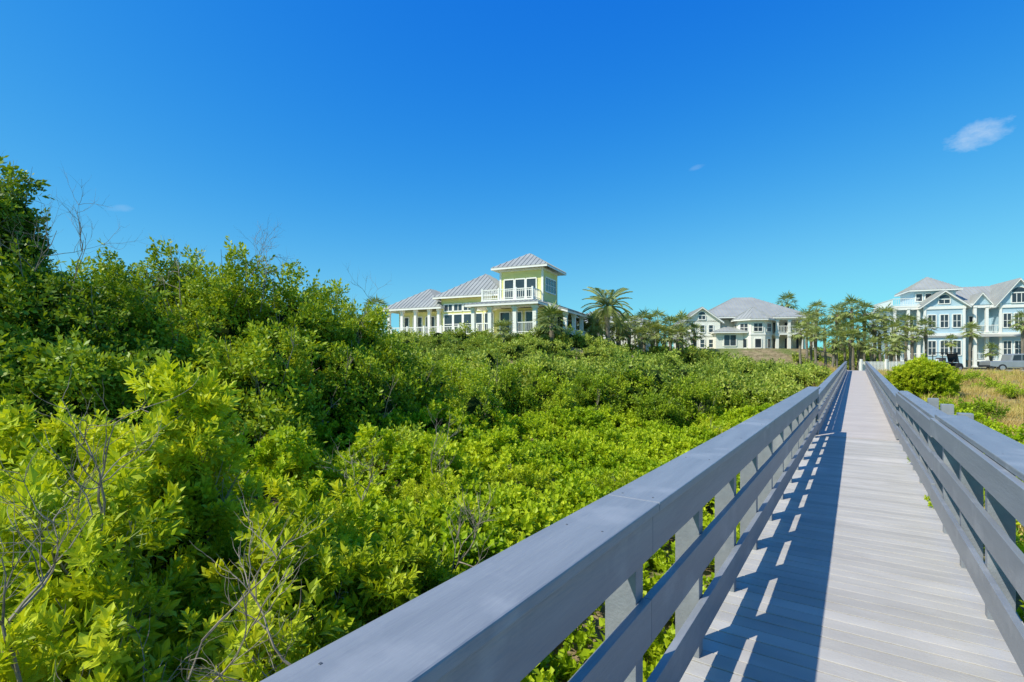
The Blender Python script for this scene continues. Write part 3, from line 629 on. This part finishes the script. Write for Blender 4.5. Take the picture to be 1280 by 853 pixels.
def bluehouse(name,loc,rz,second):
    e=empty(name,loc,rz); b=B()
    if not second:
        b.box('walls','blue',-5.3,3.4,1.5,11,.5,9.0)
        b.box('deck_roof','white',-5.6,3.6,-.9,11.2,8.95,9.2); railing(b,(-5.5,-.8,9.2),(-2.4,-.8,9.2)); railing(b,(-5.5,-.8,9.2),(-5.5,8,9.2))
        b.box('lookout','blue',-2.4,2.6,1.5,6.5,9.2,11.5); hip(b,-2.4,2.6,1.5,6.5,11.6,13.8,.6)
        for c in (-1.7,-.6,.6,1.8): win(b,(c,1.5,10.0),FX,FN,.7,1.0,1,1)
        b.box('bay','blue',-2.0,2.4,-1.4,1.5,.5,9.0); gable_f(b,-2.2,2.6,-1.4,2,9.2,11.1,'blue')
        win(b,(.2,-1.4,9.3),FX,FN,1.2,.5,2,1,True)
        for c in (-1.2,.2,1.6): win(b,(c,-1.4,6.0),FX,FN,.85,1.7,2,2); win(b,(c,-1.4,2.2),FX,FN,.85,1.9,2,2)
        for a in (-2.0,2.4): b.box('corner_board','white',a-.14,a+.14,-1.5,-1.3,.5,8.94)
        b.box('band','white',-2.2,2.6,-1.52,-1.38,4.8,5.2); b.box('band','white',-2.2,2.6,-1.52,-1.38,8.5,8.9)
        xs_=(-5.3,-3.7,-2.5); rng_=(-5.4,-2.1)
    else:
        b.box('walls','blue',-4.6,9,1.5,11,.5,9.2); gable_s(b,-4.8,9,.9,11,9.4,12.3,'blue')
        b.box('bay','blue',-1.8,2.0,-.9,1.5,.5,9.2); gable_f(b,-2.1,2.3,-1.0,6,9.4,12.4,'blue')
        win(b,(.1,-1.0,9.2),FX,FN,1.5,1.2,3,1,True)
        for c in (-1.1,.1,1.3): win(b,(c,-.9,5.9),FX,FN,.8,1.8,2,2); win(b,(c,-.9,2.0),FX,FN,.8,2.0,2,2)
        for a in (-1.8,2.0): b.box('corner_board','white',a-.14,a+.14,-1.0,-.8,.5,9.1)
        b.box('band','white',-1.9,2.1,-1.04,-.88,4.8,5.2); b.box('band','white',-1.9,2.1,-1.04,-.88,8.5,8.9)
        gable_f(b,-4.4,-2.4,.2,6,9.4,10.8,'blue')
        xs_=(-4.5,-3.2,2.5,3.8,5.4,7.0,8.8); rng_=(-4.6,9)
    for a in xs_:
        col(b,a,-.7,.5,4.9,.36); col(b,a,-.7,5.2,8.9,.32)
    b.box('upper_porch','white',rng_[0],rng_[1],-.88,1.5,4.9,5.19); b.box('porch_beam','white',rng_[0],rng_[1],-.87,-.5,8.6,8.93); b.box('lower_porch','white',rng_[0],rng_[1],-.88,1.5,1.3,1.5)
    segs=[(rng_[0],-2.0)]+([(2.2,9)] if second else [])
    for s0,s1 in segs:
        railing(b,(s0,-.8,5.2),(s1,-.8,5.2)); railing(b,(s0,-.8,1.5),(s1,-.8,1.5),.9)
        c=s0+.8
        while c<s1-.4: win(b,(c,1.5,5.5),FX,FN,.9,2.1,2,2); win(b,(c,1.5,1.8),FX,FN,.9,2.1,2,2); c+=1.7
    if second: b.prism('porch_roof','metal',[(2.2,-1.3,8.95),(9,-1.3,8.95),(9,1.2,9.6),(2.2,1.2,9.6)],(0,0,.06))
    b.prism('skirt_roof','metal',[(-5.5 if not second else -4.7,-1.6,4.6),(3.4 if not second else 9,-1.6,4.6),(3.4 if not second else 9,-.9,4.95),(-5.5 if not second else -4.7,-.9,4.95)],(0,0,.06))
    b.done(e)
bluehouse('blue_house',(59.9,72,.4),-math.radians(20),False)
bluehouse('blue_house',(67.8,69.2,.4),-math.radians(20),True)
for (x,y,w,ze,zr,nm) in ((12.5,70,9,7.2,9.3,'cream'),(19,78,6,7.2,8.8,'cream'),(88,95,12,8,11.5,'blue')):
    e=empty('distant_house',(x,y,0),-.2); b=B(); b.box('walls',nm,-w/2,w/2,0,8,.4,ze); hip(b,-w/2,w/2,0,8,ze,zr,.5)
    for c in (-w*.3,0,w*.3): win(b,(c,0,ze-1.9),FX,FN,1,1.3,2,2)
    b.done(e)
e=empty('picket_fence'); b=B()
for i in range(60):
    x=36.3+i*.13; y=53.5-i*.02; g=float(ground(x,y)); b.box('pickets','white',x-.04,x+.04,y,y+.03,g,g+1.1)
for z in (.3,.85): b.obox('rails','white',(36.3+3.9,53.0,.6+z),(1,-.15,0),(0,1,0),(0,0,1),3.9,.03,.05)
for x in (36.2,38.8,41.4,44.1): b.box('posts','white',x-.08,x+.08,53.0,53.2,.3,1.95)
b.done(e)
# ---------------------------------------------------------------- vehicles
def wheel(b,x,y,z,r,w):
    K=18; pts=[(x+r*math.cos(2*math.pi*k/K),y,z+r*math.sin(2*math.pi*k/K)) for k in range(K)]
    b.prism('tyre','tyre',pts,(0,w,0)); pts=[(x+r*.6*math.cos(2*math.pi*k/K),y-.012,z+r*.6*math.sin(2*math.pi*k/K)) for k in range(K)]; b.prism('rim','silver',pts,(0,w+.024,0))
e=empty('pickup_truck',(53.2,54,float(ground(53.2,54))+.06),-.25); b=B()
prof=[(-2.8,.55),(-2.8,1.05),(-1.0,1.12),(-.85,1.12),(-.7,1.12),(1.1,1.12),(1.3,1.1),(2.6,1.0),(2.8,.85),(2.8,.45),(2.3,.42),(-2.2,.45)]
b.prism('body','silver',[(x,-.95,z) for x,z in prof],(0,1.9,0))
cab=[(-.95,1.1),(-.8,1.75),(-.55,1.85),(.6,1.85),(.85,1.78),(1.45,1.12)]; b.prism('cab','silver',[(x,-.82,z) for x,z in cab],(0,1.64,0))
for pp in ([(-.8,1.16),(-.68,1.7),(-.05,1.74),(-.05,1.16)],[(.03,1.16),(.03,1.74),(.62,1.74),(1.2,1.16)]):
    b.prism('side_window','glass',[(x,-.835,z) for x,z in pp],(0,1.67,0))
b.prism('windscreen','glass',[(.9,-.74,1.74),(.9,.74,1.74),(1.42,.78,1.18),(1.42,-.78,1.18)],(.02,0,.01))
b.box('bed_black_sheet','black',-2.7,-1.05,-.8,.8,1.06,1.085); b.box('bumper','black',2.78,2.9,-.9,.9,.45,.65); b.box('bumper','black',-2.9,-2.78,-.9,.9,.45,.65)  # thin black sheet laid over the truck bed, which is not hollow
b.box('headlamp','white',2.7,2.82,-.85,-.55,.75,.93); b.box('headlamp','white',2.7,2.82,.55,.85,.75,.93); b.box('mirror','black',.75,.9,-1.1,-.93,1.15,1.32)
for x in (-1.75,1.8):
    for y in (-.97,.72): wheel(b,x,y,.38,.38,.25)
b.done(e,{'body':.06,'cab':.05})
e=empty('golf_cart',(47.6,56,float(ground(47.6,56))+.06),.1); b=B()
b.prism('body','black',[(x,-.6,z) for x,z in ((-1.25,.35),(-1.25,.85),(-.4,.85),(-.35,.4),(.5,.4),(.75,.9),(1.2,.8),(1.35,.4),(1.2,.28),(-1.1,.28))],(0,1.2,0))
b.box('seat','dark',-.75,-.2,-.55,.55,.85,1.0); b.box('seat_back','dark',-.85,-.7,-.55,.55,1.0,1.45); b.box('roof','black',-1.3,.9,-.68,.68,1.95,2.02)
for x,x2 in ((-1.15,-1.15),(.8,.55)):
    for y in (-.58,.58): b.obox('roof_post','black',((x+x2)/2,y,1.4),(1,0,0),(0,1,0),Vector((x2-x,0,1.1)).normalized(),.03,.03,.57)
b.prism('windscreen','glass',[(.8,-.55,.95),(.8,.55,.95),(.58,.55,1.9),(.58,-.55,1.9)],(.015,0,0)); b.obox('steering','black',(.35,-.25,1.1),(0,1,0),(.5,0,.8),(.8,0,-.5),.2,.2,.02)
for x in (-.85,.9):
    for y in (-.66,.46): wheel(b,x,y,.3,.3,.2)
b.done(e)
print('objects',len(S.objects))
